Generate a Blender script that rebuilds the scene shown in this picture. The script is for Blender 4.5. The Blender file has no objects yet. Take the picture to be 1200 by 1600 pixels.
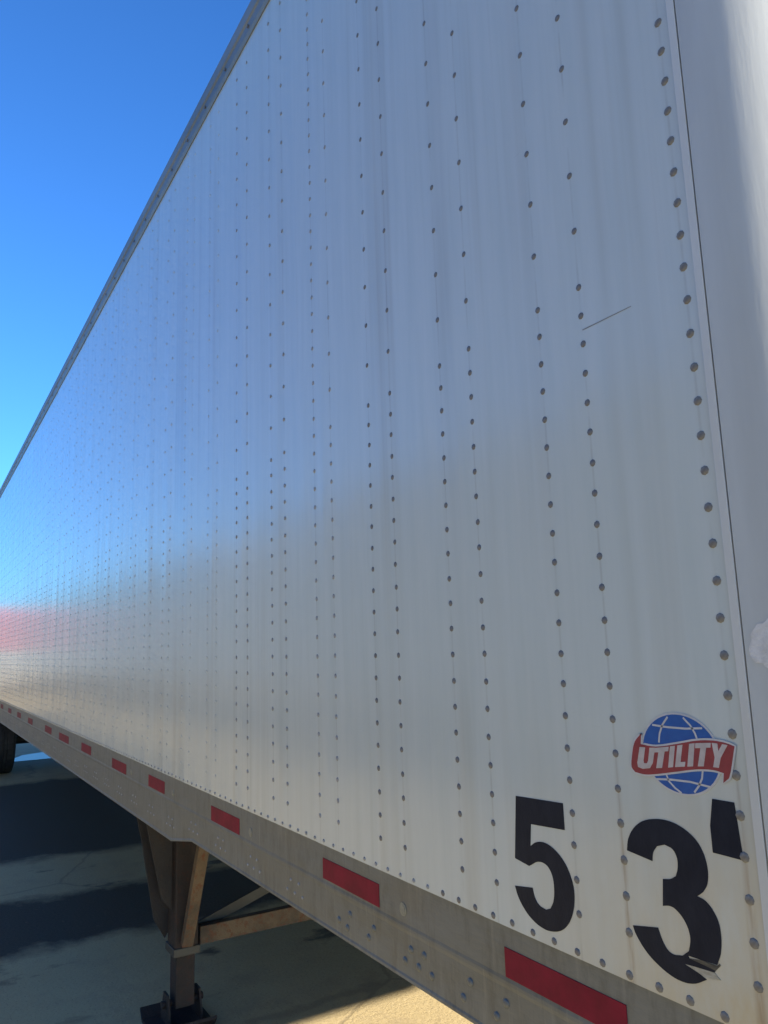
import bpy, bmesh, math, random
from mathutils import Vector, Matrix
random.seed(7)
scene = bpy.context.scene
col = scene.collection

# ------------------------------------------------------------------ camera
EYE = Vector((0.0, -0.94, 1.85))
FPX = 1215.15
ROT = Matrix(((0.51226129, -0.16173019, -0.84346412),      # world X, Y, Z axes in camera (right, down, forward)
              (0.85825414, 0.06045371, 0.50965201),
              (-0.03143558, -0.98498157, 0.1697737)))
cd = bpy.data.cameras.new('camera'); cam = bpy.data.objects.new('camera', cd); col.objects.link(cam)
M4 = Matrix([[ROT[i][0], -ROT[i][1], -ROT[i][2], EYE[i]] for i in range(3)] + [[0, 0, 0, 1]])
cam.matrix_world = M4
cd.sensor_fit = 'VERTICAL'; cd.sensor_height = 24.0; cd.lens = FPX / 1600.0 * 24.0
cd.clip_start = 0.05; cd.clip_end = 3000.0
scene.camera = cam

# ------------------------------------------------------------------ sky, sun, exposure
SUN_EL, SUN_AZ = math.radians(17.1), math.radians(13.5)      # azimuth from +X towards +Y
w = bpy.data.worlds.new('World'); scene.world = w; w.use_nodes = True
nt = w.node_tree; nt.nodes.clear()
sky = nt.nodes.new('ShaderNodeTexSky'); sky.sky_type = 'NISHITA'; sky.sun_disc = False
sky.sun_elevation = SUN_EL; sky.sun_rotation = math.pi / 2 - SUN_AZ
sky.air_density = 1.0; sky.dust_density = 0.15; sky.ozone_density = 4.0
bg = nt.nodes.new('ShaderNodeBackground'); bg.inputs['Strength'].default_value = 0.05
wo = nt.nodes.new('ShaderNodeOutputWorld')
tint = nt.nodes.new('ShaderNodeMix'); tint.data_type = 'RGBA'; tint.blend_type = 'MULTIPLY'; tint.inputs[0].default_value = 1.0
tint.inputs[7].default_value = (0.42, 0.84, 1.30, 1)
nt.links.new(sky.outputs[0], tint.inputs[6]); nt.links.new(tint.outputs[2], bg.inputs[0]); nt.links.new(bg.outputs[0], wo.inputs[0])
sl = bpy.data.lights.new('sun', 'SUN'); sl.energy = 5.0; sl.angle = math.radians(0.53); sl.color = (1.0, 0.87, 0.72)
so = bpy.data.objects.new('sun', sl); col.objects.link(so)
sd = Vector((math.cos(SUN_EL) * math.cos(SUN_AZ), math.cos(SUN_EL) * math.sin(SUN_AZ), math.sin(SUN_EL)))
so.rotation_euler = sd.to_track_quat('Z', 'Y').to_euler(); so.location = (30, 0, 20)
scene.view_settings.view_transform = 'Standard'; scene.view_settings.look = 'None'
scene.view_settings.gamma = 1.0; scene.view_settings.use_curve_mapping = False
scene.view_settings.exposure = 2.18
scene.render.filter_size = 2.0

# ------------------------------------------------------------------ helpers
def tag(o, label=None, cat=None, group=None, kind=None):
    for k, v in (('label', label), ('category', cat), ('group', group), ('kind', kind)):
        if v: o[k] = v
    return o
def link(o, parent=None):
    col.objects.link(o)
    if parent is not None: o.parent = parent
    return o
def empty(name, loc=(0, 0, 0), rz=0):
    o = bpy.data.objects.new(name, None); o.location = loc; o.rotation_euler = (0, 0, rz); o.empty_display_size = .2
    return link(o)
def mesh_obj(name, me, parent=None, loc=None):
    o = bpy.data.objects.new(name, me); link(o, parent)
    if loc is not None: o.location = loc
    return o
class MB:
    def __init__(s): s.bm = bmesh.new()
    def box(s, x0, x1, y0, y1, z0, z1, bev=0):
        r = bmesh.ops.create_cube(s.bm, size=1.0)
        vs = r['verts']
        for v in vs:
            v.co = Vector(((x0 + x1) / 2 + v.co.x * (x1 - x0), (y0 + y1) / 2 + v.co.y * (y1 - y0), (z0 + z1) / 2 + v.co.z * (z1 - z0)))
        if bev:
            es = list({e for v in vs for e in v.link_edges})
            bmesh.ops.bevel(s.bm, geom=es, offset=bev, segments=2, affect='EDGES', profile=.5)
        return s
    def prism(s, pts, axis, a, b):
        """closed polygon in the two axes left over, extruded along axis from a to b"""
        def P(p, t): return {'X': (t, p[0], p[1]), 'Y': (p[0], t, p[1]), 'Z': (p[0], p[1], t)}[axis]
        v0 = [s.bm.verts.new(P(p, a)) for p in pts]; v1 = [s.bm.verts.new(P(p, b)) for p in pts]
        f = [s.bm.faces.new(v0), s.bm.faces.new(v1[::-1])]
        n = len(pts)
        for i in range(n): f.append(s.bm.faces.new((v0[i], v1[i], v1[(i + 1) % n], v0[(i + 1) % n])))
        bmesh.ops.recalc_face_normals(s.bm, faces=f)
        bmesh.ops.triangulate(s.bm, faces=f[:2])
        return s
    def bar(s, a, b, wd, ht, up=(0, 0, 1)):
        a, b = Vector(a), Vector(b); d = (b - a).normalized()
        u = Vector(up); sx = d.cross(u).normalized(); u = sx.cross(d)
        q = []
        for p in (a, b):
            q.append([s.bm.verts.new(p + sx * i * wd / 2 + u * j * ht / 2) for i, j in ((-1, -1), (1, -1), (1, 1), (-1, 1))])
        f = [s.bm.faces.new(q[0]), s.bm.faces.new(q[1][::-1])]
        for i in range(4): f.append(s.bm.faces.new((q[0][i], q[1][i], q[1][(i + 1) % 4], q[0][(i + 1) % 4])))
        bmesh.ops.recalc_face_normals(s.bm, faces=f); return s
    def cyl(s, a, b, r, n=20, r2=None):
        a, b = Vector(a), Vector(b); d = b - a
        m = Matrix.Translation((a + b) / 2) @ d.to_track_quat('Z', 'Y').to_matrix().to_4x4()
        bmesh.ops.create_cone(s.bm, cap_ends=True, segments=n, radius1=r, radius2=r if r2 is None else r2, depth=d.length, matrix=m); return s
    def lathe(s, prof, c, axis='Y', n=40):
        """prof: list of (radius, offset along axis); closed ring section"""
        rings = []
        for i in range(n):
            t = 2 * math.pi * i / n
            rg = []
            for r, o in prof:
                rg.append(s.bm.verts.new((c[0] + r * math.cos(t), c[1] + o, c[2] + r * math.sin(t))))
            rings.append(rg)
        fs = []
        m = len(prof)
        for i in range(n):
            for j in range(m):
                fs.append(s.bm.faces.new((rings[i][j], rings[(i + 1) % n][j], rings[(i + 1) % n][(j + 1) % m], rings[i][(j + 1) % m])))
        bmesh.ops.recalc_face_normals(s.bm, faces=fs); return s
    def build(s, name, m, parent=None, smooth=False, loc=None):
        me = bpy.data.meshes.new(name); s.bm.to_mesh(me); s.bm.free()
        me.materials.append(m)
        if smooth:
            for p in me.polygons: p.use_smooth = True
        return mesh_obj(name, me, parent, loc)

# ------------------------------------------------------------------ materials
def newmat(name):
    m = bpy.data.materials.new(name); m.use_nodes = True
    t = m.node_tree; b = t.nodes['Principled BSDF']
    return m, t, b
def nd(t, ty, **kw):
    n = t.nodes.new(ty)
    for k, v in kw.items(): setattr(n, k, v)
    return n
def coords(t, scale=(1, 1, 1), use='Object'):
    tc = nd(t, 'ShaderNodeTexCoord'); mp = nd(t, 'ShaderNodeMapping'); mp.inputs['Scale'].default_value = scale
    t.links.new(tc.outputs[use], mp.inputs[0]); return mp.outputs[0]
def noise(t, vec, scale, detail=4, rough=.55, lo=.35, hi=.65):
    n = nd(t, 'ShaderNodeTexNoise'); n.inputs['Scale'].default_value = scale; n.inputs['Detail'].default_value = detail; n.inputs['Roughness'].default_value = rough
    t.links.new(vec, n.inputs['Vector'])
    r = nd(t, 'ShaderNodeMapRange'); r.inputs[1].default_value = lo; r.inputs[2].default_value = hi
    t.links.new(n.outputs[0], r.inputs[0]); return r.outputs[0]
def mix(t, fac, a, b):
    m = nd(t, 'ShaderNodeMix', data_type='RGBA')
    if isinstance(fac, (int, float)): m.inputs[0].default_value = fac
    else: t.links.new(fac, m.inputs[0])
    for i, v in ((6, a), (7, b)):
        if isinstance(v, tuple): m.inputs[i].default_value = (*v, 1)
        else: t.links.new(v, m.inputs[i])
    return m.outputs[2]
def math_(t, op, a, b=None, clamp=False):
    m = nd(t, 'ShaderNodeMath', operation=op); m.use_clamp = clamp
    for i, v in ((0, a), (1, b)):
        if v is None: continue
        if isinstance(v, (int, float)): m.inputs[i].default_value = v
        else: t.links.new(v, m.inputs[i])
    return m.outputs[0]
def bump(t, b, h, strength, dist):
    n = nd(t, 'ShaderNodeBump'); n.inputs['Strength'].default_value = strength; n.inputs['Distance'].default_value = dist
    t.links.new(h, n.inputs['Height']); t.links.new(n.outputs[0], b.inputs['Normal']); return n
def plain(name, c1, c2=None, rough=.5, metal=0, scale=6, bmp=0, stretch=(1, 1, 1), spec=.5, lo=.35, hi=.65):
    m, t, b = newmat(name)
    v = coords(t, stretch)
    n = noise(t, v, scale, 6, .6, lo, hi)
    t.links.new(mix(t, n, c1, c2 or tuple(x * .8 for x in c1)), b.inputs['Base Color'])
    b.inputs['Roughness'].default_value = rough; b.inputs['Metallic'].default_value = metal
    b.inputs['Specular IOR Level'].default_value = spec
    if bmp: bump(t, b, noise(t, v, scale * 6, 6, .6, .2, .8), 1.0, bmp)
    return m

PITCH = 0.3115       # distance between pairs of side posts
def wall_material():
    m, t, b = newmat('white_painted_aluminium')
    tc = nd(t, 'ShaderNodeTexCoord'); sp = nd(t, 'ShaderNodeSeparateXYZ'); t.links.new(tc.outputs['Object'], sp.inputs[0])
    X, Z = sp.outputs[0], sp.outputs[2]
    v1 = coords(t, (1, 1, .12)); v2 = coords(t, (9, 1, .7)); v3 = coords(t, (1, 1, 1))
    base = mix(t, noise(t, v2, 3, 5, .6, .35, .75), (.43, .495, .49), (.475, .535, .53))
    # dirt washed down in vertical streaks, a little warmer low down near the nose
    streak = math_(t, 'MULTIPLY', noise(t, coords(t, (30, 1, .5)), 2, 4, .6, .52, .8), noise(t, v3, 1.3, 3, .5, .4, .7))
    base = mix(t, math_(t, 'MULTIPLY', streak, .22), base, (.26, .26, .23))
    band = math_(t, 'MULTIPLY', noise(t, coords(t, (11, 1, .12)), 1.6, 3, .5, .48, .72), noise(t, coords(t, (2, 1, .8)), 1.1, 3, .5, .35, .65))
    base = mix(t, math_(t, 'MULTIPLY', band, .5), base, (.30, .30, .25))
    low = nd(t, 'ShaderNodeMapRange'); low.inputs[1].default_value = 1.72; low.inputs[2].default_value = 1.34; t.links.new(Z, low.inputs[0])
    fr = nd(t, 'ShaderNodeMapRange'); fr.inputs[1].default_value = -1.15; fr.inputs[2].default_value = -.7; t.links.new(X, fr.inputs[0])
    grime = math_(t, 'MULTIPLY', math_(t, 'MULTIPLY', low.outputs[0], fr.outputs[0]), noise(t, coords(t, (5, 1, 2)), 3, 6, .65, .15, .55))
    base = mix(t, math_(t, 'MULTIPLY', grime, .95), base, (.42, .37, .24))
    # thin print of the posts along both rivet rows of a pair
    def rowline(x0, period, wd):
        a = math_(t, 'DIVIDE', math_(t, 'SUBTRACT', X, x0), period)
        f = math_(t, 'ABSOLUTE', math_(t, 'SUBTRACT', math_(t, 'FRACT', math_(t, 'ADD', a, .5)), .5))
        d = math_(t, 'MULTIPLY', f, period)
        r = nd(t, 'ShaderNodeMapRange'); r.inputs[1].default_value = wd; r.inputs[2].default_value = 0; t.links.new(d, r.inputs[0]); return r.outputs[0]
    l = math_(t, 'ADD', rowline(-.889, PITCH, .0035), rowline(-.9925, PITCH, .0035))
    l = math_(t, 'MULTIPLY', l, noise(t, coords(t, (1, 1, 2)), 4, 4, .6, .38, .62))
    base = mix(t, math_(t, 'MULTIPLY', l, .30), base, (.20, .19, .16))
    # rusty drips running down under the rivets of the front rows
    dr = math_(t, 'MULTIPLY', math_(t, 'ADD', rowline(-.889, 50, .008), rowline(-.681, 50, .010)), low.outputs[0])
    dr = math_(t, 'MULTIPLY', dr, noise(t, coords(t, (60, 1, 6)), 2, 4, .6, .32, .58))
    base = mix(t, math_(t, 'MULTIPLY', dr, .75), base, (.20, .13, .06))
    # fine scuffs
    sc = noise(t, coords(t, (6, 1, 90)), 3, 2, .5, .72, .80)
    base = mix(t, math_(t, 'MULTIPLY', sc, .25), base, (.30, .30, .29))
    t.links.new(base, b.inputs['Base Color'])
    b.inputs['Roughness'].default_value = .30
    rr = nd(t, 'ShaderNodeMapRange'); rr.inputs[3].default_value = .17; rr.inputs[4].default_value = .25
    t.links.new(noise(t, v2, 2, 4, .6, .3, .7), rr.inputs[0]); t.links.new(rr.outputs[0], b.inputs['Roughness'])
    b.inputs['Specular IOR Level'].default_value = .75
    # sheets ripple between the posts
    h1 = math_(t, 'MULTIPLY', noise(t, coords(t, (2.2, 1, .25)), 1.4, 2, .4, 0, 1), 1.0)
    h2 = math_(t, 'MULTIPLY', rowline(-.941, PITCH, .075), .22)
    h3 = math_(t, 'MULTIPLY', noise(t, coords(t, (14, 1, .8)), 2, 3, .5, 0, 1), .02)
    bump(t, b, math_(t, 'ADD', math_(t, 'ADD', h1, h2), h3), 1.0, .0035)
    return m
M = {}
M['wall'] = wall_material()
M['trim'] = plain('white_trim_paint', (.52, .56, .56), (.46, .49, .48), .28, 0, 5, 0, (1, 1, .3))
M['nose'] = plain('nose_paint', (.42, .465, .475), (.37, .405, .41), .32, 0, 4, .00015, (3, 3, .3))
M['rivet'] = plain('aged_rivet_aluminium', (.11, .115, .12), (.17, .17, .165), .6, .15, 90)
M['rivet_mid'] = plain('rivet_mid_fade', (.22, .235, .24), (.29, .30, .30), .6, .1, 90)  # same rivets farther back, fading with distance put into a paler colour
M['rivet_far'] = plain('rivet_far_fade', (.40, .44, .43), (.43, .47, .46), .5, 0, 90)  # palest copy, close to the wall tone: distance fading put into the colour
M['rivet_light'] = plain('painted_rivet', (.21, .215, .205), (.13, .125, .11), .6, .05, 120)
def rail_material():
    m, t, b = newmat('weathered_mill_aluminium')
    v = coords(t, (1.0, 1, 5)); n = noise(t, v, 3, 7, .65, .3, .7)
    c = mix(t, n, (.098, .110, .106), (.155, .170, .164))
    c = mix(t, math_(t, 'MULTIPLY', noise(t, coords(t, (3, 1, 1)), 9, 8, .7, .48, .68), .6), c, (.065, .068, .06))
    c = mix(t, math_(t, 'MULTIPLY', noise(t, coords(t, (30, 1, 2)), 2, 4, .6, .55, .75), .35), c, (.26, .27, .24))
    c = mix(t, math_(t, 'MULTIPLY', noise(t, coords(t, (1, 1, 1)), 2.4, 5, .6, .58, .75), .5), c, (.14, .125, .09))
    t.links.new(c, b.inputs['Base Color']); b.inputs['Metallic'].default_value = .15
    rr = nd(t, 'ShaderNodeMapRange'); rr.inputs[3].default_value = .34; rr.inputs[4].default_value = .55
    t.links.new(n, rr.inputs[0]); t.links.new(rr.outputs[0], b.inputs['Roughness'])
    bump(t, b, noise(t, coords(t, (1, 1, 3)), 30, 6, .6, .2, .8), .6, .0008)
    return m
M['rail'] = rail_material()
M['toprail'] = plain('top_rail_aluminium', (.19, .21, .225), (.13, .15, .165), .5, .1, 3, 0, (.5, 1, 4))
M['patch'] = plain('flaked_white_patch', (.60, .63, .64), (.42, .44, .44), .6, 0, 40, .0006)
M['tape'] = plain('red_reflective_tape', (.20, .008, .028), (.13, .007, .02), .5, 0, 14, .0002, (1, 1, 1), .12)
M['disc'] = plain('chalky_disc', (.26, .26, .2), (.19, .19, .15), .6, 0, 70)
M['decal'] = plain('dark_navy_vinyl', (.006, .010, .021), (.012, .017, .030), .42, 0, 18, .0002, (2, 1, 1), .12)
M['scuff'] = plain('bare_scuffed_vinyl', (.03, .032, .028), (.085, .082, .065), .6, 0, 60, 0, (1, 1, 4))
M['scuffpale'] = plain('torn_adhesive', (.40, .40, .34), (.24, .225, .16), .7, 0, 60, 0, (1, 1, 4))
M['scratch'] = plain('scratch_grey', (.17, .18, .18), (.24, .25, .24), .6, 0, 60)
M['blue'] = plain('emblem_blue', (.006, .07, .29), (.008, .085, .33), .3, 0, 60)
M['red'] = plain('emblem_red', (.24, .03, .04), (.19, .025, .035), .35, 0, 60)
M['white'] = plain('emblem_white', (.46, .48, .50), (.40, .42, .43), .35, 0, 60)
M['lettering'] = plain('emblem_lettering', (.44, .42, .42), (.36, .33, .33), .4, 0, 60)
def rust_material(name, a, bcol, ccol, hi):
    m, t, b = newmat(name); v = coords(t)
    c = mix(t, noise(t, v, 7, 8, .7, .35, .6), a, bcol)
    c = mix(t, noise(t, v, 26, 8, .75, .52, hi), c, ccol)
    t.links.new(c, b.inputs['Base Color']); b.inputs['Roughness'].default_value = .78
    bump(t, b, noise(t, v, 60, 8, .7, .2, .8), .8, .003); return m
M['rust'] = rust_material('rusty_steel', (.03, .023, .017), (.06, .04, .024), (.06, .02, .009), .60)
M['rustpale'] = rust_material('scaly_pale_rust', (.045, .036, .026), (.11, .08, .048), (.10, .035, .014), .62)
M['rustdark'] = rust_material('dark_rusty_steel', (.009, .008, .008), (.02, .014, .012), (.035, .013, .008), .66)
M['chassis'] = rust_material('chassis_black', (.010, .010, .011), (.018, .017, .016), (.03, .018, .012), .7)
M['grey_steel'] = plain('dull_steel', (.05, .052, .046), (.034, .034, .03), .6, .2, 9, .001)
M['rubber'] = plain('tyre_rubber', (.012, .012, .014), (.022, .022, .022), .7, 0, 20, .0008)
M['rim'] = plain('rim_steel', (.45, .45, .44), (.30, .29, .27), .45, .5, 12)
M['roof'] = plain('roof_skin', (.62, .63, .63), (.5, .5, .5), .4)
M['door'] = plain('dull_grey_paint', (.17, .215, .27), (.14, .18, .23), .35)
M['wood'] = plain('floor_underside', (.12, .08, .05), (.07, .05, .035), .8, 0, 5)
def concrete_material():
    m, t, b = newmat('sun_bleached_concrete'); v = coords(t)
    c = mix(t, noise(t, v, .35, 8, .6, .35, .65), (.44, .365, .20), (.365, .30, .165))
    c = mix(t, math_(t, 'MULTIPLY', noise(t, v, 3.0, 9, .7, .5, .7), .45), c, (.24, .195, .13))
    c = mix(t, math_(t, 'MULTIPLY', noise(t, v, 55, 6, .7, .5, .7), .5), c, (.50, .42, .26))
    c = mix(t, math_(t, 'MULTIPLY', noise(t, v, 85, 3, .6, .60, .66), .6), c, (.13, .11, .08))
    # hairline cracks
    vo = nd(t, 'ShaderNodeTexVoronoi', feature='DISTANCE_TO_EDGE'); vo.inputs['Scale'].default_value = .33
    nz = nd(t, 'ShaderNodeTexNoise'); nz.inputs['Scale'].default_value = 2.5; nz.inputs['Detail'].default_value = 8
    t.links.new(v, nz.inputs['Vector'])
    va = nd(t, 'ShaderNodeVectorMath', operation='ADD'); t.links.new(v, va.inputs[0])
    vs = nd(t, 'ShaderNodeVectorMath', operation='SCALE'); vs.inputs[3].default_value = .16; t.links.new(nz.outputs[1], vs.inputs[0]); t.links.new(vs.outputs[0], va.inputs[1])
    t.links.new(va.outputs[0], vo.inputs['Vector'])
    cr = nd(t, 'ShaderNodeMapRange'); cr.inputs[1].default_value = .006; cr.inputs[2].default_value = .002; t.links.new(vo.outputs[0], cr.inputs[0])
    c = mix(t, math_(t, 'MULTIPLY', cr.outputs[0], .35), c, (.12, .10, .07))
    # resurfaced and oil-soaked strips across the bay, ragged at their edges
    sp = nd(t, 'ShaderNodeSeparateXYZ'); t.links.new(v, sp.inputs[0])
    wob = math_(t, 'MULTIPLY', math_(t, 'SUBTRACT', noise(t, v, 1.6, 9, .65, 0, 1), .5), .8)
    X = math_(t, 'ADD', sp.outputs[0], wob); Y = math_(t, 'ADD', sp.outputs[1], wob)
    def inside(val, lo, hi, s):
        a_ = nd(t, 'ShaderNodeMapRange'); a_.inputs[1].default_value = lo - s; a_.inputs[2].default_value = lo + s; t.links.new(val, a_.inputs[0])
        b_ = nd(t, 'ShaderNodeMapRange'); b_.inputs[1].default_value = hi + s; b_.inputs[2].default_value = hi - s; t.links.new(val, b_.inputs[0])
        return math_(t, 'MULTIPLY', a_.outputs[0], b_.outputs[0])
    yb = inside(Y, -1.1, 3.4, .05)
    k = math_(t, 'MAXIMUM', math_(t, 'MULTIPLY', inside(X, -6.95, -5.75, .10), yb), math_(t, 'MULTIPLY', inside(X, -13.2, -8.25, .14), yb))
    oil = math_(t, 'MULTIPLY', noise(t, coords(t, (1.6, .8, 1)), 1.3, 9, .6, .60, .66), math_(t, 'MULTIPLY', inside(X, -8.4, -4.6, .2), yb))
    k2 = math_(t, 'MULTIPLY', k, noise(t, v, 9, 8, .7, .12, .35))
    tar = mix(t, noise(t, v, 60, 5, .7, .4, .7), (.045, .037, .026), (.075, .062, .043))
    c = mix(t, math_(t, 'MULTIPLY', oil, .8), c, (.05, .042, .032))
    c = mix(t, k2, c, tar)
    t.links.new(c, b.inputs['Base Color'])
    b.inputs['Roughness'].default_value = .85; b.inputs['Specular IOR Level'].default_value = .3
    h = math_(t, 'ADD', noise(t, v, 40, 10, .7, .2, .8), math_(t, 'MULTIPLY', cr.outputs[0], -.3))
    bump(t, b, h, .6, .004); return m
M['concrete'] = concrete_material()
M['asphalt'] = plain('dark_asphalt', (.020, .022, .028), (.036, .036, .040), .55, 0, 5, .004)
M['wet'] = plain('standing_water', (.02, .025, .03), None, .32, 0, 5, 0, (1, 1, 1), .2)
M['warehouse'] = plain('warehouse_cladding', (.16, .18, .205), (.13, .15, .175), .6, 0, 2, 0, (1, 1, .2))
M['redwall'] = plain('red_cladding', (.30, .035, .04), (.25, .03, .035), .55, 0, 2, 0, (1, 1, .2))
M['cream'] = plain('cream_cladding', (.36, .31, .20), (.30, .26, .17), .6, 0, 2, 0, (1, 1, .2))
M['glass'] = plain('dark_glass', (.03, .035, .04), None, .08)

# ------------------------------------------------------------------ ground
def sheet(name, pts, z, m):
    me = bpy.data.meshes.new(name); me.from_pydata([(x, y, z) for x, y in pts], [], [list(range(len(pts)))]); me.update()
    me.materials.append(m); o = mesh_obj(name, me)
    if me.polygons[0].normal.z < 0: me.flip_normals()
    return tag(o, kind='structure')
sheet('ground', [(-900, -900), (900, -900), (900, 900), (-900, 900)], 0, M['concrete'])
FIVE = [(-1.1317, 1.5794), (-1.0124, 1.5843), (-1.0124, 1.5421), (-1.0958, 1.5376), (-1.1005, 1.5003), (-1.0968, 1.5028), (-1.0931, 1.5054), (-1.0894, 1.5078), (-1.0852, 1.5097), (-1.0802, 1.5113), (-1.0751, 1.5124), (-1.07, 1.513), (-1.0653, 1.5131), (-1.0593, 1.5125), (-1.0538, 1.5115), (-1.0487, 1.51), (-1.0439, 1.5082), (-1.0382, 1.5057), (-1.033, 1.5028), (-1.0282, 1.4997), (-1.0238, 1.4963), (-1.0197, 1.4926), (-1.016, 1.4887), (-1.0127, 1.4845), (-1.0099, 1.4802), (-1.007, 1.475), (-1.0045, 1.4696), (-1.0024, 1.464), (-1.0009, 1.4583), (-1.0001, 1.4534), (-0.9998, 1.4484), (-0.9999, 1.4433), (-1.0004, 1.4381), (-1.0013, 1.4328), (-1.0024, 1.4274), (-1.004, 1.422), (-1.0062, 1.4165), (-1.0085, 1.4115), (-1.0112, 1.4064), (-1.0144, 1.4014), (-1.0183, 1.3964), (-1.0218, 1.3927), (-1.0258, 1.389), (-1.0302, 1.3855), (-1.0352, 1.3824), (-1.0404, 1.3798), (-1.0458, 1.3777), (-1.0514, 1.3761), (-1.057, 1.3748), (-1.0627, 1.3738), (-1.0683, 1.3732), (-1.0737, 1.373), (-1.0788, 1.3734), (-1.0861, 1.3744), (-1.0932, 1.3759), (-1.0999, 1.3779), (-1.1061, 1.3803), (-1.1122, 1.3833), (-1.1178, 1.3867), (-1.123, 1.3905), (-1.1279, 1.3945), (-1.1319, 1.3984), (-1.1355, 1.4025), (-1.1388, 1.4068), (-1.1418, 1.4113), (-1.1436, 1.4147), (-1.145, 1.4182), (-1.1463, 1.4219), (-1.1477, 1.4255), (-1.1011, 1.4328), (-1.1002, 1.4291), (-1.0994, 1.4254), (-1.0984, 1.4218), (-1.0968, 1.4184), (-1.0949, 1.4155), (-1.0926, 1.4128), (-1.0898, 1.4104), (-1.0865, 1.4084), (-1.0829, 1.4072), (-1.0787, 1.4065), (-1.0744, 1.406), (-1.0702, 1.4054), (-1.0589, 1.41), (-1.0567, 1.4131), (-1.0544, 1.4163), (-1.0523, 1.4194), (-1.0507, 1.4225), (-1.0491, 1.4272), (-1.0479, 1.4318), (-1.0472, 1.4363), (-1.0468, 1.4408), (-1.0466, 1.4461), (-1.0467, 1.4514), (-1.0473, 1.4565), (-1.0485, 1.4614), (-1.05, 1.4652), (-1.0521, 1.4689), (-1.0547, 1.4722), (-1.0579, 1.4753), (-1.0606, 1.4769), (-1.0638, 1.4782), (-1.0674, 1.4791), (-1.0713, 1.4796), (-1.0746, 1.4797), (-1.0781, 1.4794), (-1.0818, 1.4788), (-1.0855, 1.4778), (-1.0894, 1.4762), (-1.0931, 1.4742), (-1.0967, 1.472), (-1.1005, 1.47), (-1.1065, 1.4669), (-1.1434, 1.4723)]
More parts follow.
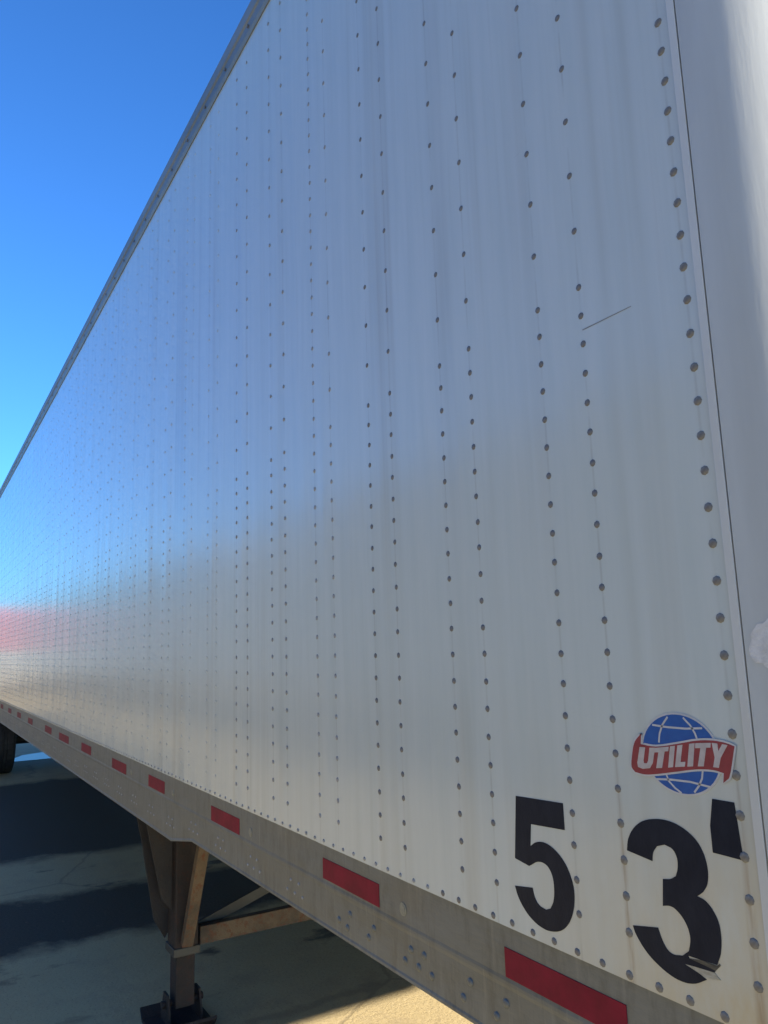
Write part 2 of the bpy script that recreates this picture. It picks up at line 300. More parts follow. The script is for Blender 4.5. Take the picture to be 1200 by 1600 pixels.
THREE = [(-0.8805, 1.5363), (-0.8797, 1.5405), (-0.879, 1.5446), (-0.878, 1.5488), (-0.8765, 1.553), (-0.8742, 1.5574), (-0.8715, 1.5619), (-0.8684, 1.5662), (-0.8647, 1.5703), (-0.8607, 1.5741), (-0.8562, 1.5776), (-0.8514, 1.5808), (-0.8464, 1.5835), (-0.8401, 1.5861), (-0.8337, 1.5881), (-0.8273, 1.5896), (-0.821, 1.5908), (-0.8148, 1.5916), (-0.8087, 1.592), (-0.8028, 1.592), (-0.7972, 1.5916), (-0.7912, 1.5908), (-0.7854, 1.5897), (-0.78, 1.5882), (-0.7749, 1.5864), (-0.7691, 1.5837), (-0.7637, 1.5808), (-0.7587, 1.5775), (-0.7543, 1.5738), (-0.7509, 1.5701), (-0.748, 1.566), (-0.7457, 1.5616), (-0.7437, 1.5571), (-0.7422, 1.5525), (-0.741, 1.5477), (-0.7403, 1.5428), (-0.74, 1.5378), (-0.7401, 1.5335), (-0.7405, 1.5291), (-0.7414, 1.5247), (-0.7428, 1.5202), (-0.7441, 1.5172), (-0.7459, 1.5142), (-0.7481, 1.5113), (-0.7505, 1.5084), (-0.7529, 1.5062), (-0.7555, 1.5042), (-0.7583, 1.5022), (-0.7611, 1.5002), (-0.7582, 1.4998), (-0.7553, 1.4994), (-0.7525, 1.4989), (-0.75, 1.4981), (-0.7469, 1.4964), (-0.7441, 1.4945), (-0.7416, 1.4923), (-0.7394, 1.49), (-0.7368, 1.4866), (-0.7344, 1.4831), (-0.7324, 1.4794), (-0.7309, 1.4755), (-0.7298, 1.471), (-0.7292, 1.4664), (-0.729, 1.4616), (-0.729, 1.4567), (-0.7293, 1.4518), (-0.7299, 1.4468), (-0.7309, 1.4418), (-0.7321, 1.4366), (-0.7335, 1.4326), (-0.7353, 1.4285), (-0.7373, 1.4244), (-0.7391, 1.4203), (-0.7451, 1.42), (-0.7512, 1.4197), (-0.7573, 1.4193), (-0.7635, 1.419), (-0.7689, 1.4188), (-0.7742, 1.4186), (-0.7797, 1.4184), (-0.7851, 1.4182), (-0.7837, 1.4153), (-0.7773, 1.4151), (-0.771, 1.4149), (-0.7648, 1.4147), (-0.7588, 1.4143), (-0.7546, 1.4139), (-0.7505, 1.4134), (-0.7465, 1.4127), (-0.7425, 1.4122), (-0.7449, 1.4092), (-0.7528, 1.4087), (-0.7609, 1.4082), (-0.7691, 1.4076), (-0.7774, 1.407), (-0.7808, 1.4067), (-0.7843, 1.4063), (-0.7878, 1.4059), (-0.7914, 1.4056), (-0.7871, 1.4046), (-0.7828, 1.4037), (-0.7785, 1.4028), (-0.7744, 1.4017), (-0.7702, 1.4004), (-0.7661, 1.3991), (-0.7621, 1.3976), (-0.7581, 1.3963), (-0.7626, 1.3935), (-0.7671, 1.3907), (-0.7716, 1.388), (-0.7763, 1.3857), (-0.781, 1.384), (-0.7857, 1.3827), (-0.7904, 1.3817), (-0.7949, 1.3812), (-0.8008, 1.3809), (-0.8065, 1.3811), (-0.8119, 1.3817), (-0.8172, 1.3827), (-0.8241, 1.3845), (-0.8307, 1.3867), (-0.8371, 1.3893), (-0.8433, 1.3922), (-0.8484, 1.3948), (-0.8532, 1.3978), (-0.8578, 1.401), (-0.8621, 1.4046), (-0.8662, 1.4085), (-0.87, 1.4127), (-0.8735, 1.4171), (-0.8768, 1.4217), (-0.8781, 1.424), (-0.879, 1.4264), (-0.8799, 1.4289), (-0.8808, 1.4314), (-0.8339, 1.4409), (-0.8328, 1.4378), (-0.8318, 1.4347), (-0.8307, 1.4317), (-0.8293, 1.4288), (-0.8276, 1.4254), (-0.8257, 1.4222), (-0.8236, 1.4191), (-0.821, 1.4164), (-0.8188, 1.4148), (-0.8162, 1.4136), (-0.8132, 1.4127), (-0.81, 1.4124), (-0.8063, 1.4126), (-0.8025, 1.4135), (-0.7985, 1.4145), (-0.7947, 1.4154), (-0.7833, 1.4245), (-0.7821, 1.4284), (-0.7807, 1.4323), (-0.7796, 1.4362), (-0.779, 1.4399), (-0.7789, 1.4436), (-0.7793, 1.4471), (-0.78, 1.4505), (-0.781, 1.4537), (-0.7825, 1.457), (-0.7843, 1.4602), (-0.7864, 1.4632), (-0.7888, 1.466), (-0.7914, 1.4685), (-0.7943, 1.4707), (-0.7975, 1.4728), (-0.801, 1.4746), (-0.803, 1.4753), (-0.8053, 1.4757), (-0.8078, 1.4758), (-0.8104, 1.4758), (-0.8131, 1.4753), (-0.8159, 1.4746), (-0.8187, 1.4738), (-0.8216, 1.473), (-0.8174, 1.5099), (-0.8141, 1.5105), (-0.8108, 1.5111), (-0.8075, 1.5118), (-0.8042, 1.5128), (-0.8016, 1.5141), (-0.799, 1.5156), (-0.7965, 1.5173), (-0.794, 1.5189), (-0.7928, 1.5217), (-0.7915, 1.5246), (-0.7904, 1.5274), (-0.7897, 1.5302), (-0.7891, 1.5336), (-0.7887, 1.5371), (-0.7888, 1.5404), (-0.7892, 1.5436), (-0.7902, 1.5466), (-0.7915, 1.5495), (-0.7933, 1.5521), (-0.7957, 1.5542), (-0.7984, 1.5556), (-0.8018, 1.5564), (-0.8053, 1.557), (-0.8088, 1.5578), (-0.8232, 1.5529), (-0.8254, 1.5504), (-0.8276, 1.5479), (-0.8296, 1.5454), (-0.8312, 1.5428), (-0.8323, 1.5397), (-0.8329, 1.5367), (-0.8333, 1.5337), (-0.8338, 1.5306)]
MARK = [(-0.7218, 1.6328), (-0.6885, 1.6328), (-0.6834, 1.5619), (-0.729, 1.5628), (-0.7291, 1.5971)]
SCUFF1 = [(-0.7635, 1.419), (-0.7393, 1.4192), (-0.7354, 1.4231), (-0.734, 1.4208), (-0.7425, 1.4122), (-0.7589, 1.4138), (-0.7837, 1.4153)]
SCUFF2 = [(-0.7914, 1.4056), (-0.7774, 1.407), (-0.7449, 1.4092), (-0.7362, 1.4027), (-0.745, 1.3999), (-0.7578, 1.3991), (-0.7744, 1.4017)]
SCRATCH = [(-0.8879, 2.3668), (-0.8375, 2.3665), (-0.7825, 2.3662), (-0.7826, 2.3652), (-0.837, 2.3649), (-0.8874, 2.3649)]
BAN = [(-0.8336, 1.7097), (-0.836, 1.6944), (-0.829, 1.6939), (-0.8221, 1.6933), (-0.8152, 1.693), (-0.8083, 1.6932), (-0.7984, 1.6945), (-0.7885, 1.6964), (-0.7788, 1.6985), (-0.7693, 1.7005), (-0.7609, 1.7024), (-0.7527, 1.7043), (-0.7446, 1.7062), (-0.7365, 1.7076), (-0.7297, 1.7086), (-0.723, 1.7093), (-0.7163, 1.7097), (-0.7098, 1.7099), (-0.7048, 1.7098), (-0.6999, 1.7094), (-0.6951, 1.7089), (-0.6904, 1.7082), (-0.6873, 1.7076), (-0.6843, 1.7068), (-0.6813, 1.7059), (-0.6783, 1.7051), (-0.6794, 1.7014), (-0.6805, 1.6976), (-0.6815, 1.6938), (-0.6826, 1.6901), (-0.6838, 1.6859), (-0.685, 1.6817), (-0.6862, 1.6775), (-0.6875, 1.6733), (-0.6884, 1.6707), (-0.6894, 1.6682), (-0.6904, 1.6656), (-0.6914, 1.6631), (-0.7009, 1.656), (-0.6986, 1.6687), (-0.7025, 1.6694), (-0.7064, 1.6701), (-0.7103, 1.6708), (-0.7144, 1.671), (-0.7209, 1.6709), (-0.7275, 1.6705), (-0.7342, 1.6698), (-0.7411, 1.6689), (-0.7491, 1.6675), (-0.7572, 1.6658), (-0.7654, 1.664), (-0.7737, 1.6622), (-0.7821, 1.6605), (-0.7906, 1.6586), (-0.7993, 1.6568), (-0.808, 1.6551), (-0.8139, 1.654), (-0.8198, 1.6529), (-0.8257, 1.652), (-0.8317, 1.6514), (-0.8365, 1.6514), (-0.8413, 1.6518), (-0.846, 1.6523), (-0.8508, 1.6528), (-0.8525, 1.6544), (-0.8544, 1.6559), (-0.856, 1.6575), (-0.8569, 1.6595), (-0.857, 1.6636), (-0.8564, 1.6679), (-0.8554, 1.6722), (-0.8543, 1.6765), (-0.853, 1.6815), (-0.8516, 1.6866), (-0.8497, 1.6917), (-0.8472, 1.6966), (-0.8444, 1.7001), (-0.8409, 1.7034), (-0.8372, 1.7065)]
LET = [[(-0.8382, 1.69), (-0.8278, 1.6904), (-0.8331, 1.6712), (-0.8323, 1.6673), (-0.827, 1.6679), (-0.8242, 1.6722), (-0.8198, 1.6907), (-0.8096, 1.6916), (-0.8161, 1.6694), (-0.8223, 1.6615), (-0.8356, 1.6591), (-0.8445, 1.6609), (-0.845, 1.6672)], [(-0.8104, 1.6912), (-0.7849, 1.6953), (-0.7865, 1.6888), (-0.7929, 1.6878), (-0.8001, 1.6643), (-0.8106, 1.6628), (-0.8041, 1.6857), (-0.812, 1.6846)], [(-0.7826, 1.6959), (-0.774, 1.6975), (-0.7805, 1.6676), (-0.7891, 1.6659)], [(-0.7695, 1.6984), (-0.7607, 1.7001), (-0.7669, 1.676), (-0.7586, 1.6772), (-0.7602, 1.6705), (-0.777, 1.668)], [(-0.7493, 1.7023), (-0.7403, 1.7039), (-0.7465, 1.6723), (-0.7559, 1.671)], [(-0.739, 1.704), (-0.7142, 1.7066), (-0.7154, 1.7002), (-0.7223, 1.6995), (-0.7289, 1.6743), (-0.7385, 1.6732), (-0.7314, 1.6982), (-0.7402, 1.6972)], [(-0.7126, 1.7068), (-0.7039, 1.7065), (-0.7035, 1.6966), (-0.6964, 1.7065), (-0.6884, 1.7059), (-0.7009, 1.6882), (-0.7053, 1.6749), (-0.714, 1.6749), (-0.7101, 1.6876)]]
GL = [[(-0.7829, 1.7368), (-0.7932, 1.7253), (-0.7997, 1.7123), (-0.8025, 1.6995)], [(-0.7564, 1.7374), (-0.7448, 1.7268), (-0.7386, 1.7169), (-0.7355, 1.7077)], [(-0.8118, 1.7237), (-0.7845, 1.7223), (-0.7538, 1.7224), (-0.7262, 1.725)], [(-0.7942, 1.6567), (-0.7908, 1.6474), (-0.7807, 1.6391), (-0.7705, 1.6336)], [(-0.7319, 1.6682), (-0.7341, 1.6578), (-0.7405, 1.6469), (-0.7489, 1.6374)], [(-0.8158, 1.647), (-0.7861, 1.6498), (-0.7536, 1.6507), (-0.7212, 1.6478)]]
# ------------------------------------------------------------------ the trailer: shell
XF, XR = -0.37, -16.5            # nose face and rear face
WID = 2.6
ZB, ZT = 1.35, 4.10              # panel bottom edge, underside of the top rail
XS = -0.648                      # seam between side trim and rounded nose corner
trailer = empty('semi_trailer', (XF, WID / 2, 0))
tag(trailer, "white riveted semi trailer filling the view, globe emblem and 53' on its side, rusty legs", 'trailer')
TL = trailer.location.copy()
def put(o, parent=trailer):
    """parts are modelled in world coordinates; keep them there when parented"""
    o.parent = parent
    o.matrix_parent_inverse = Matrix.Identity(4)
    base = Vector((0, 0, 0)); p = parent
    o.location = -TL if parent is trailer else (0, 0, 0)
    return o
class TB(MB):
    def part(s, name, m, parent=trailer, smooth=False):
        o = s.build(name, m, None, smooth); return put(o, parent)

rows = []                         # (x, dense)
x = -.681; rows.append((x, True))
k = 0
while -.889 - PITCH * k > XR + .12:
    rows.append((-.889 - PITCH * k, False))
    xb = -.9925 - PITCH * k
    rows.append((xb, k % 4 == 3))
    k += 1
seams = [-.664] + [r[0] - .012 for r in rows[1:] if r[1]]
if seams[-1] > XR + .3: seams.append(XR + .02)
for i in range(len(seams) - 1):
    a, b_ = seams[i + 1], seams[i]
    # each sheet laps 1.2 mm over the next one behind it
    TB().prism([(a, 0.0), (b_ + (.02 if i else 0), 0.0008 if i else 0.0), (b_ + (.02 if i else 0), .0028), (a, .0022)], 'Z', ZB, ZT + .02).part('side_panel', M['wall'])
    o = col.objects[-1]
# corner trim strip, seam and rounded nose
TB().box(-.6635, -.6500, -.0028, .012, ZB + .0, ZT + .02, .001).part('corner_trim', M['trim'])
TB().box(-.6500, -.6475, .006, .03, 1.13, ZT + .02).part('seam_gap', M['chassis'])
R = abs(XS - XF) + .001
def nose(yc, sgn):
    mb = TB(); bm = mb.bm; n = 18; a = []; b2 = []
    for i in range(n + 1):
        t = math.pi / 2 * i / n
        X = XS + .0005 + R * math.sin(t); Y = yc + sgn * R * math.cos(t)
        a.append(bm.verts.new((X, Y, 1.12))); b2.append(bm.verts.new((X, Y, ZT + .02)))
    for i in range(n): bm.faces.new((a[i], a[i + 1], b2[i + 1], b2[i]) if sgn < 0 else (a[i + 1], a[i], b2[i], b2[i + 1]))
    return mb.part('nose_corner', M['nose'], smooth=True)
def ncurve(s, z, off):
    t = s / R; r = R + off
    return (XS + .0005 + r * math.sin(t), R - .0022 - r * math.cos(t), z)
def nose_patch(name, m, s0, s1, z0, z1, off, seed):
    r = random.Random(seed); ol = []; N = 40
    for i in range(N):
        a = 2 * math.pi * i / N; q = .5 * (1 + .10 * math.sin(3 * a + seed) + r.uniform(-.09, .09))
        ol.append((s0 + (s1 - s0) * (.5 + q * math.cos(a)), z0 + (z1 - z0) * (.5 + q * math.sin(a))))
    mb = TB(); c = mb.bm.verts.new(ncurve((s0 + s1) / 2, (z0 + z1) / 2, off)); vs = [mb.bm.verts.new(ncurve(max(.001, s), z, off)) for s, z in ol]
    mid = [mb.bm.verts.new(ncurve((max(.001, s) + (s0 + s1) / 2) / 2, (z + (z0 + z1) / 2) / 2, off)) for s, z in ol]
    lo = [mb.bm.verts.new(ncurve(max(.001, s), z, 0)) for s, z in ol]
    for i in range(N):
        j = (i + 1) % N
        mb.bm.faces.new((c, mid[i], mid[j])); mb.bm.faces.new((mid[i], vs[i], vs[j], mid[j])); mb.bm.faces.new((vs[i], lo[i], lo[j], vs[j]))
    bmesh.ops.recalc_face_normals(mb.bm, faces=mb.bm.faces[:])
    return mb.part(name, m)
nose_patch('bare_patch', M['patch'], .010, .085, 1.80, 1.875, .0008, 4)
nose(R - .0022, -1); nose(WID - R, 1)
TB().box(XF - .015, XF, R, WID - R, 1.12, ZT + .02).part('front_panel', M['nose'])
TB().box(XR, XS, WID - .02, WID, ZB, ZT + .02).part('side_panel', M['wall'])
TB().box(XR, XF - .02, .022, WID - .022, ZT + .085, ZT + .11).part('roof', M['roof'])
TB().box(XR, XF - .33, .03, WID - .03, 1.27, 1.33).part('floor', M['wood'])
for yy in (.02, WID / 2 + .005):
    d = TB().box(XR - .03, XR + .01, yy, yy + WID / 2 - .025, 1.34, ZT, .005).part('rear_door', M['door'])
    yb = yy + (1.15 if yy < 1 else .1)
    TB().cyl((XR - .05, yb, 1.4), (XR - .05, yb, ZT - .05), .014, 10).part('lock_rod', M['grey_steel'], d)
# top rail: two steps, a lip below
for ys, sg in ((0, 1), (WID, -1)):
    y = lambda v: ys + sg * v
    TB().prism([(y(-.004), ZT - .002), (y(-.010), ZT + .012), (y(-.010), ZT + .050), (y(-.016), ZT + .056), (y(-.016), ZT + .105), (y(.0), ZT + .118), (y(.06), ZT + .118), (y(.06), ZT + .09), (y(.02), ZT + .09), (y(.02), ZT - .002)], 'X', XR, XS + .0).part('top_rail', M['toprail'])
# rail joints and small dark rivets along the top rail lip
mb = TB()
for i in range(62):
    xx = -.9 - .25 * i
    mb.cyl((xx, -.012, ZT + .03), (xx, -.0155, ZT + .03), .007, 8)
o = mb.part('top_rail_rivets', M['rivet']); o['kind'] = 'stuff'
# ------------------------------------------------------------------ bottom side rail with its ridge, kink and bottom lip
def rail(ys, sg):
    y = lambda v: ys + sg * v
    def sec(zb):
        return [(y(.0036), ZB + .02), (y(.0036), 1.262), (y(.0024), 1.256), (y(.0024), 1.250), (y(.0036), 1.243), (y(.0036), zb + .010), (y(.0018), zb + .006), (y(.0018), zb),
                (y(.07), zb), (y(.07), zb + .008), (y(.014), zb + .008), (y(.014), ZB + .02)]
    mb = TB(); bm = mb.bm
    xs = [(XS - .002, 1.15), (-3.03, 1.15), (-3.30, 1.102), (XR, 1.102)]
    rings = [[bm.verts.new((X, p[0], p[1])) for p in sec(z)] for X, z in xs]
    n = len(rings[0])
    for i in range(3):
        for j in range(n): bm.faces.new((rings[i][j], rings[i + 1][j], rings[i + 1][(j + 1) % n], rings[i][(j + 1) % n]))
    bm.faces.new(rings[0]); bm.faces.new(rings[-1][::-1])
    bmesh.ops.recalc_face_normals(bm, faces=bm.faces[:])
    return mb.part('bottom_rail', M['rail'])
brail = rail(0, 1); rail(WID, -1)
# red conspicuity tape, 11 inch strips with a chalky round disc behind each
tapes = [(-1.185, -.905), (-1.911, -1.627), (-2.794, -2.515), (-3.654, -3.394), (-4.40, -4.082), (-5.278, -4.972), (-6.146, -5.745), (-6.843, -6.51)]
xx = -7.6
while xx > XR + .3: tapes.append((xx - .3, xx)); xx -= .86
for i, (a, b_) in enumerate(tapes):
    a, b_ = a * 1.0055, b_ * 1.0055
    TB().box(a, b_, .0024, .0037, 1.263 + .004 * (i % 2), 1.263 + .004 * (i % 2) + .0495).part('reflective_tape', M['tape'])
for xx in (-1.534, -2.43, -3.29, -4.0, -4.9):
    TB().cyl((xx, .0037, 1.289), (xx, .0020, 1.289), .0135, 20).cyl((xx, .002, 1.289), (xx, .0012, 1.289), .009, 16).part('round_marker', M['disc'])

# ------------------------------------------------------------------ rivets and bolts
def dome(r, h, m, name, n=8):
    bm = bmesh.new(); prof = [(1.0, 0), (.92, .45), (.62, .83)]
    rg = []
    for pr, ph in prof: rg.append([bm.verts.new((r * pr * math.cos(2 * math.pi * i / n), -h * ph, r * pr * math.sin(2 * math.pi * i / n))) for i in range(n)])
    top = bm.verts.new((0, -h, 0))
    for a, b_ in zip(rg, rg[1:]):
        for i in range(n): bm.faces.new((a[i], a[(i + 1) % n], b_[(i + 1) % n], b_[i]))
    for i in range(n): bm.faces.new((rg[-1][i], rg[-1][(i + 1) % n], top))
    bmesh.ops.recalc_face_normals(bm, faces=bm.faces[:])
    me = bpy.data.meshes.new(name); bm.to_mesh(me); bm.free(); me.materials.append(m)
    for p in me.polygons: p.use_smooth = True
    return me
riv_dark = dome(.0062, .0022, M['rivet'], 'rivet')
riv_light = dome(.0070, .0024, M['rivet_light'], 'rivet')
bolt_me = dome(.0082, .0042, M['rail'], 'bolt')
riv_small = dome(.0048, .0030, M['rivet_mid'], 'rivet')
riv_mid = dome(.0062, .0024, M['rivet_mid'], 'rivet')
riv_far = dome(.0056, .0016, M['rivet_far'], 'rivet')
spots = []
Z0 = 2.443
for x, dense in rows:
    lo = ZB + .055
    if x == rows[0][0]:
        z = 1.4127
        while z < ZT - .02: spots.append((x, z, riv_light)); z += .0512
        continue
    light = x > -.9
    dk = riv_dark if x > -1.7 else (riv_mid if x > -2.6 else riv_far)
    z = Z0
    while z > lo:
        spots.append((x, z, riv_light if (light and z < 1.62) else dk)); z -= .0512
    z = Z0 + (.0512 if dense else .105)
    while z < ZT - .02:
        spots.append((x, z, dk)); z += .0525 if dense else .105
x = -.735
while x > XR + .05:
    spots.append((x, ZB + .0095 + .0, riv_light if x > -.93 else (riv_dark if x > -1.4 else riv_small))); x -= .0533
def inframe(x, y, z):
    d = Vector((x, y, z)) - EYE
    c = ROT.transposed() @ d
    if c.z <= 0: return None
    u, v = 600 + FPX * c.x / c.z, 800 + FPX * c.y / c.z
    return c.z if (-10 < u < 1210 and -10 < v < 1610) else None
vis = sorted([(inframe(x, 0, z), i) for i, (x, z, m) in enumerate(spots) if inframe(x, 0, z)])
near = {i for d, i in vis[:290]}
rest = [s for i, s in enumerate(spots) if i not in near]
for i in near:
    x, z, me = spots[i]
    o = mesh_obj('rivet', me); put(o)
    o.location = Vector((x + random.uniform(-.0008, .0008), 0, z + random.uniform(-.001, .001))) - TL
def field(name, pts, parent):
    V, F, mi = [], [], []
    mats = []
    for x, z, me in pts:
        mt = me.materials[0]
        if mt not in mats: mats.append(mt)
        k0 = len(V)
        jx, jz = random.uniform(-.0008, .0008), random.uniform(-.001, .001)
        V += [(v.co.x + x + jx, v.co.y, v.co.z + z + jz) for v in me.vertices]
        for p in me.polygons: F.append([k0 + q for q in p.vertices]); mi.append(mats.index(mt))
    me2 = bpy.data.meshes.new(name); me2.from_pydata(V, [], F); me2.update()
    for mt in mats: me2.materials.append(mt)
    for p, q in zip(me2.polygons, mi): p.material_index = q; p.use_smooth = True
    o = mesh_obj(name, me2); put(o, parent); o['kind'] = 'stuff'; return o
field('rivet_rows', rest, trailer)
bolts = [(-1.195, 1.218), (-1.3, 1.219), (-1.224, 1.187), (-1.325, 1.184), (-1.457, 1.219), (-1.508, 1.216), (-1.533, 1.187), (-1.480, 1.190), (-1.431, 1.188),
         (-1.665, 1.215), (-1.779, 1.216), (-1.69, 1.189), (-1.794, 1.182), (-1.837, 1.189), (-.90, 1.219), (-1.0, 1.217), (-.93, 1.187), (-1.04, 1.188)]
x = -2.10; 
while x > XR + .2:
    zb = 1.0 if x < -3.2 else 0
    for dx, z in ((-.026, 1.217), (.026, 1.217), (-.05, 1.188), (0, 1.188), (.05, 1.188)): bolts.append((x + dx, z - (.03 if zb else 0)))
    x -= .305
for bx, bz in bolts[:90]:
    o = mesh_obj('bolt', bolt_me if bx > -2 else riv_small); put(o); o.location = Vector((bx, .0036, bz)) - TL
far_b = [(a, b_, riv_small) for a, b_ in bolts[90:]]
o = field('bolt_rows', far_b, trailer); o.location.y += .0036

# ------------------------------------------------------------------ flat vinyl: numerals and the emblem
def flat(name, pts, m, y0, th=.0006, parent=trailer):
    return TB().prism(pts, 'Y', y0, y0 - th).part(name, m, parent)
flat('numeral', FIVE, M['decal'], -.0002)
flat('numeral', THREE, M['decal'], -.0002)
flat('foot_mark', MARK, M['decal'], -.0002)
flat('scuff_mark', SCUFF1, M['scuff'], -.0002, .0007)
flat('scuff_mark', SCUFF2, M['scuffpale'], -.0002, .0005)
flat('scratch_mark', SCRATCH, M['scratch'], -.0002, .0003)
ctr = (-.768, 1.687)
def ell(rx, rz, n=48): return [(ctr[0] + rx * math.cos(2 * math.pi * i / n), ctr[1] + rz * math.sin(2 * math.pi * i / n)) for i in range(n)]
emblem = flat('globe_emblem', ell(.0675, .0565), M['white'], -.0002, .0008)
flat('blue_globe', ell(.0645, .0538), M['blue'], -.0010, .0003, emblem)
mb = TB()
def poly_strip(mb, pts, w, y0, th, closed=False):
    n = len(pts)
    q = []
    for i, p in enumerate(pts):
        a = Vector(pts[(i - 1) % n] if (closed or i) else pts[0]); b_ = Vector(pts[(i + 1) % n] if (closed or i < n - 1) else pts[-1])
        d = (b_ - a).normalized(); nn = Vector((-d.y, d.x)); p = Vector(p)
        q.append((p + nn * w / 2, p - nn * w / 2))
    rng = range(n if closed else n - 1)
    for i in rng:
        j = (i + 1) % n
        mb.prism([tuple(q[i][0]), tuple(q[j][0]), tuple(q[j][1]), tuple(q[i][1])], 'Y', y0, y0 - th)
for g in GL: poly_strip(mb, g, .0027, -.0013, .0002)
o = mb.part('grid_lines', M['white'], emblem); o['kind'] = 'stuff'
mb = TB(); bc = Vector((sum(p[0] for p in BAN) / len(BAN), sum(p[1] for p in BAN) / len(BAN)))
poly_strip(mb, BAN, .0052, -.0013, .0005, True)
mb.part('banner_border', M['white'], emblem)
flat('red_banner', BAN, M['red'], -.0013, .0007, emblem)
mb = TB()
for l in LET: mb.prism(l, 'Y', -.0020, -.0023)
mb.part('lettering', M['lettering'], emblem)

# ------------------------------------------------------------------ landing gear, running gear
LX = -4.25
def gear(ys, sg):
    y = lambda v: ys + sg * v
    leg = TB().box(LX - .07, LX + .07, min(y(.28), y(.40)), max(y(.28), y(.40)), .37, 1.12, .008).part('landing_leg', M['rustdark'])
    leg['label'] = 'rusty square landing leg with tapered bracket and flat foot'
    yy = sorted((y(.292), y(.388)))
    TB().box(LX - .055, LX + .055, yy[0], yy[1], .10, .38, .006).part('inner_tube', M['rustdark'], leg)
    TB().box(LX - .078, LX + .078, min(y(.272), y(.408)), max(y(.272), y(.408)), .345, .385, .004).part('collar', M['grey_steel'], leg)
    TB().prism([(y(.09), 1.12), (y(.33), 1.12), (y(.33), .50), (y(.268), .40), (y(.21), .50), (y(.14), .90)], 'X', LX - .085, LX - .073).part('wing_plate', M['chassis'], leg)
    TB().prism([(y(.11), 1.12), (y(.27), 1.12), (y(.27), .56), (y(.22), .62)], 'X', LX + .02, LX + .032).part('wing_plate', M['chassis'], leg)
    TB().bar((LX + .085, y(.335), .40), (LX + .30, y(.385), 1.12), .055, .04, (1, 0, 0)).part('brace', M['rustpale'], leg)
    # dished foot with side cheeks and axle
    mb = TB(); c0, c1 = sorted((y(.17), y(.47)))
    prof = [(LX - .16, .055), (LX - .12, .012), (LX + .12, .012), (LX + .16, .055), (LX + .155, .068), (LX + .115, .028), (LX - .115, .028), (LX - .155, .068)]
    mb.prism(prof, 'Y', c0, c1); foot = mb.part('foot', M['rustdark'], leg)
    mb = TB()
    for c in (.255, .415):
        a, b_ = sorted((y(c), y(c + .010)))
        mb.prism([(LX - .085, .03), (LX + .085, .03), (LX + .035, .165), (LX - .035, .165)], 'Y', a, b_)
    mb.cyl((LX, y(.235), .115), (LX, y(.445), .115), .018, 12)
    mb.part('foot_bracket', M['rustdark'], leg)
    return leg
gear(0, 1); gear(WID, -1)
TB().box(LX - .02, LX + .03, .422, WID - .422, .365, .452, .004).part('cross_beam', M['rustpale'])
TB().box(LX - .03, LX + .02, .415, WID - .415, .80, .855, .003).part('cross_beam', M['rust'])
TB().bar((LX - .045, .43, .43), (LX - .045, WID - .43, .98), .02, .05).part('cross_brace', M['grey_steel'])
TB().cyl((LX + .09, .30, .93), (LX + .09, WID - .3, .93), .014, 10).part('crank_shaft', M['chassis'])
mb = TB()
TB().box(-1.9, -.5, .55, WID - .55, 1.17, 1.19).part('coupler_plate', M['chassis'])
for i in range(50):
    xx = -.95 - .305 * i
    if xx > XR + .1: TB().box(xx - .03, xx + .03, .08, WID - .08, 1.20, 1.268).part('floor_crossmember', M['chassis'])
for yy in (.75, WID - .75): TB().box(-16.3, -12.6, yy - .05, yy + .05, .93, 1.198).part('slider_rail', M['chassis'])
def wheel(xc, y0, parent=None):
    r, h = .51, .25
    prof = [(.29, 0), (.34, -.01), (.45, -.012), (.49, .0), (r, .03), (r, .07), (r - .012, .072), (r - .012, .082), (r, .084), (r, .12), (r - .012, .122), (r - .012, .132), (r, .134), (r, .17), (r, .22), (.49, .25), (.45, .262), (.34, .26), (.29, .25)]
    t_ = TB(); t_.lathe(prof, (xc, y0, r - .006), n=36); w_ = t_.part('tyre', M['rubber'], smooth=False)
    t2 = TB(); t2.lathe([(.291, .015), (.291, .235), (.27, .235), (.25, .14), (.10, .12), (.10, .08), (.24, .10), (.27, .015)], (xc, y0, r - .006), n=30)
    t2.cyl((xc, y0 + .03, r - .006), (xc, y0 + .2, r - .006), .11, 18)
    for i in range(8):
        a = math.pi / 4 * i; t2.cyl((xc + .17 * math.cos(a), y0 + .06, r - .006 + .17 * math.sin(a)), (xc + .17 * math.cos(a), y0 + .125, r - .006 + .17 * math.sin(a)), .014, 6)
    t2.part('rim', M['rim'], w_)
for xc in (-14.65, -15.9):
    for y0 in (.03, .32, WID - .57, WID - .28): wheel(xc, y0)
    TB().cyl((xc, .3, .504), (xc, WID - .3, .504), .065, 16).part('axle', M['chassis'])
for yy in (.03, WID - .60): TB().box(XR + .08, XR + .09, yy, yy + .57, .25, 1.1).part('mud_flap', M['rubber'])
g = TB().box(XR - .02, XR + .08, .15, WID - .15, .50, .60, .005); g.box(XR, XR + .06, .7, .78, .6, 1.27).box(XR, XR + .06, WID - .78, WID - .7, .6, 1.27)
g.part('rear_guard', M['grey_steel'])
sheet('puddle', [(-16.9, 1.0), (-16.2, .68), (-15.95, .70), (-15.95, 1.3), (-16.0, 2.1), (-16.2, 2.4), (-16.9, 2.5), (-17.2, 1.6)], .008, M['wet'])

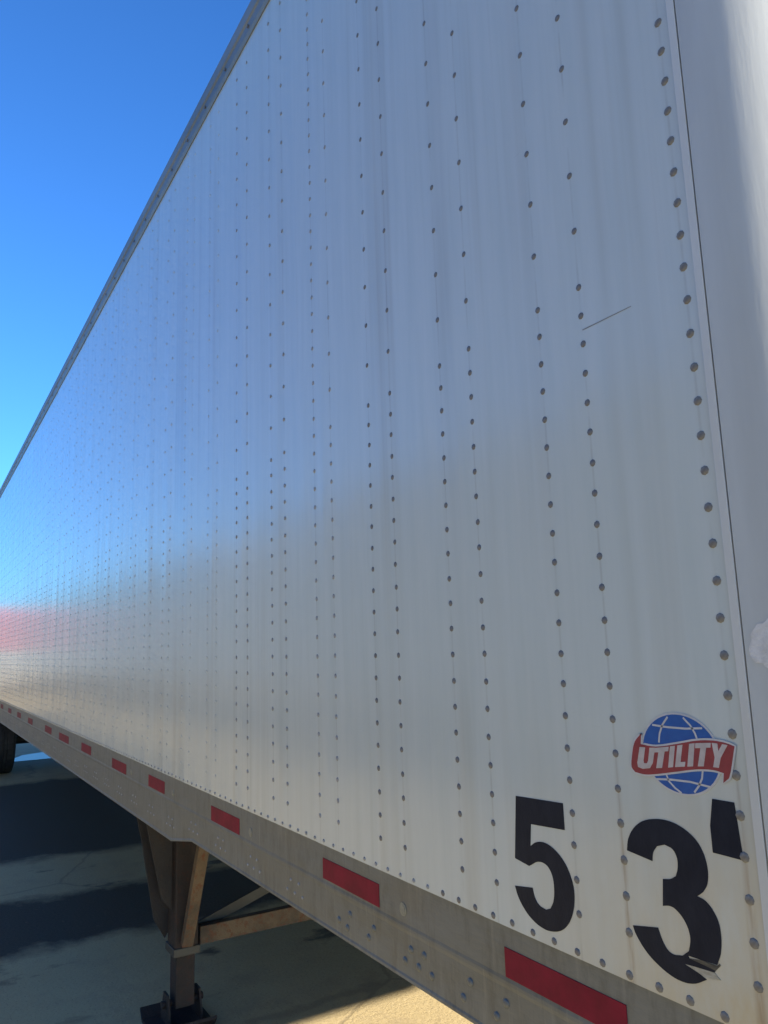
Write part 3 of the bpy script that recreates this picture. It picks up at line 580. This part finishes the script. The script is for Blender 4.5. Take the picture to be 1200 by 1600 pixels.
# ------------------------------------------------------------------ what the glossy side reflects: a row of parked trailers, a warehouse, a red shed; plus an unseen trailer added for shade
def parked_trailer(x0, length, y0, label, wall, group='trailers parked in a row behind the photographer'):
    t_ = empty('semi_trailer', (x0 - length / 2, y0 - 1.3 if y0 < 0 else y0, 0)); tag(t_, label, 'trailer', group)
    L2 = length / 2
    def P(mb, name, m, parent=t_): return mb.build(name, m, parent)
    P(MB().box(-L2, L2, -1.3, 1.3, 1.30, 4.0, .03), 'body', wall)
    P(MB().box(-L2, L2, 1.302, 1.318, 1.12, 1.33), 'bottom_rail', M['rail']); P(MB().box(-L2, L2, -1.318, -1.302, 1.12, 1.33), 'bottom_rail', M['rail'])
    P(MB().box(-L2, L2, 1.302, 1.325, 3.93, 4.06), 'top_rail', M['toprail']); P(MB().box(-L2, L2, -1.325, -1.302, 3.93, 4.06), 'top_rail', M['toprail'])
    for yy in (-.95, .95):
        l = P(MB().box(L2 - 4.0, L2 - 3.87, yy - .065, yy + .065, .1, 1.3), 'landing_leg', M['grey_steel'])
        f = MB().box(L2 - 4.08, L2 - 3.79, yy - .14, yy + .14, .0, .1).build('foot', M['chassis'], l)
    for xc in (-L2 + 1.4, -L2 + 2.65):
        for yy in (-1.28, .72):
            m_ = MB().lathe([(.28, 0), (.48, 0), (.505, .04), (.505, .52), (.48, .56), (.28, .56)], (xc, yy, .505), n=28); m_.build('tyre', M['rubber'], t_)
        P(MB().cyl((xc, -1.0, .505), (xc, 1.0, .505), .26, 16), 'axle', M['rim'])
    return t_
parked_trailer(3.0, 16.15, -4.4, 'grey trailer parked right behind the photographer, nearest of the row', M['door'])
parked_trailer(-14.3, 18.5, -4.4, 'middle grey trailer of the row behind the photographer', M['door'])
parked_trailer(-34.0, 19.0, -4.4, 'grey trailer at the far end of the row, closest to the red shed', M['door'])
parked_trailer(5.4, 22.0, 4.75 + 1.3, 'unseen trailer added on the far side to shade the ground under the riveted trailer', M['door'], None)  # out of view, added to keep sun and sky off the ground underneath
sh = empty('red_shed', (-66, 0, 0)); tag(sh, 'narrow shed clad in red above a cream base at the end of the yard', 'shed')
MB().box(-6, 6, -5.5, -2.6, 0, 2.3).build('base_wall', M['cream'], sh)
MB().box(-6.02, 6.02, -5.52, -2.58, 2.3, 5.3).build('upper_wall', M['redwall'], sh)
MB().box(-6.1, 6.1, -5.6, -2.5, 5.3, 5.5).build('roof', M['toprail'], sh)
for i in range(1): MB().box(6.0, 6.05, -4.9 + i * 2.4, -3.4 + i * 2.4, .05, 2.2).build('door', M['warehouse'], sh)
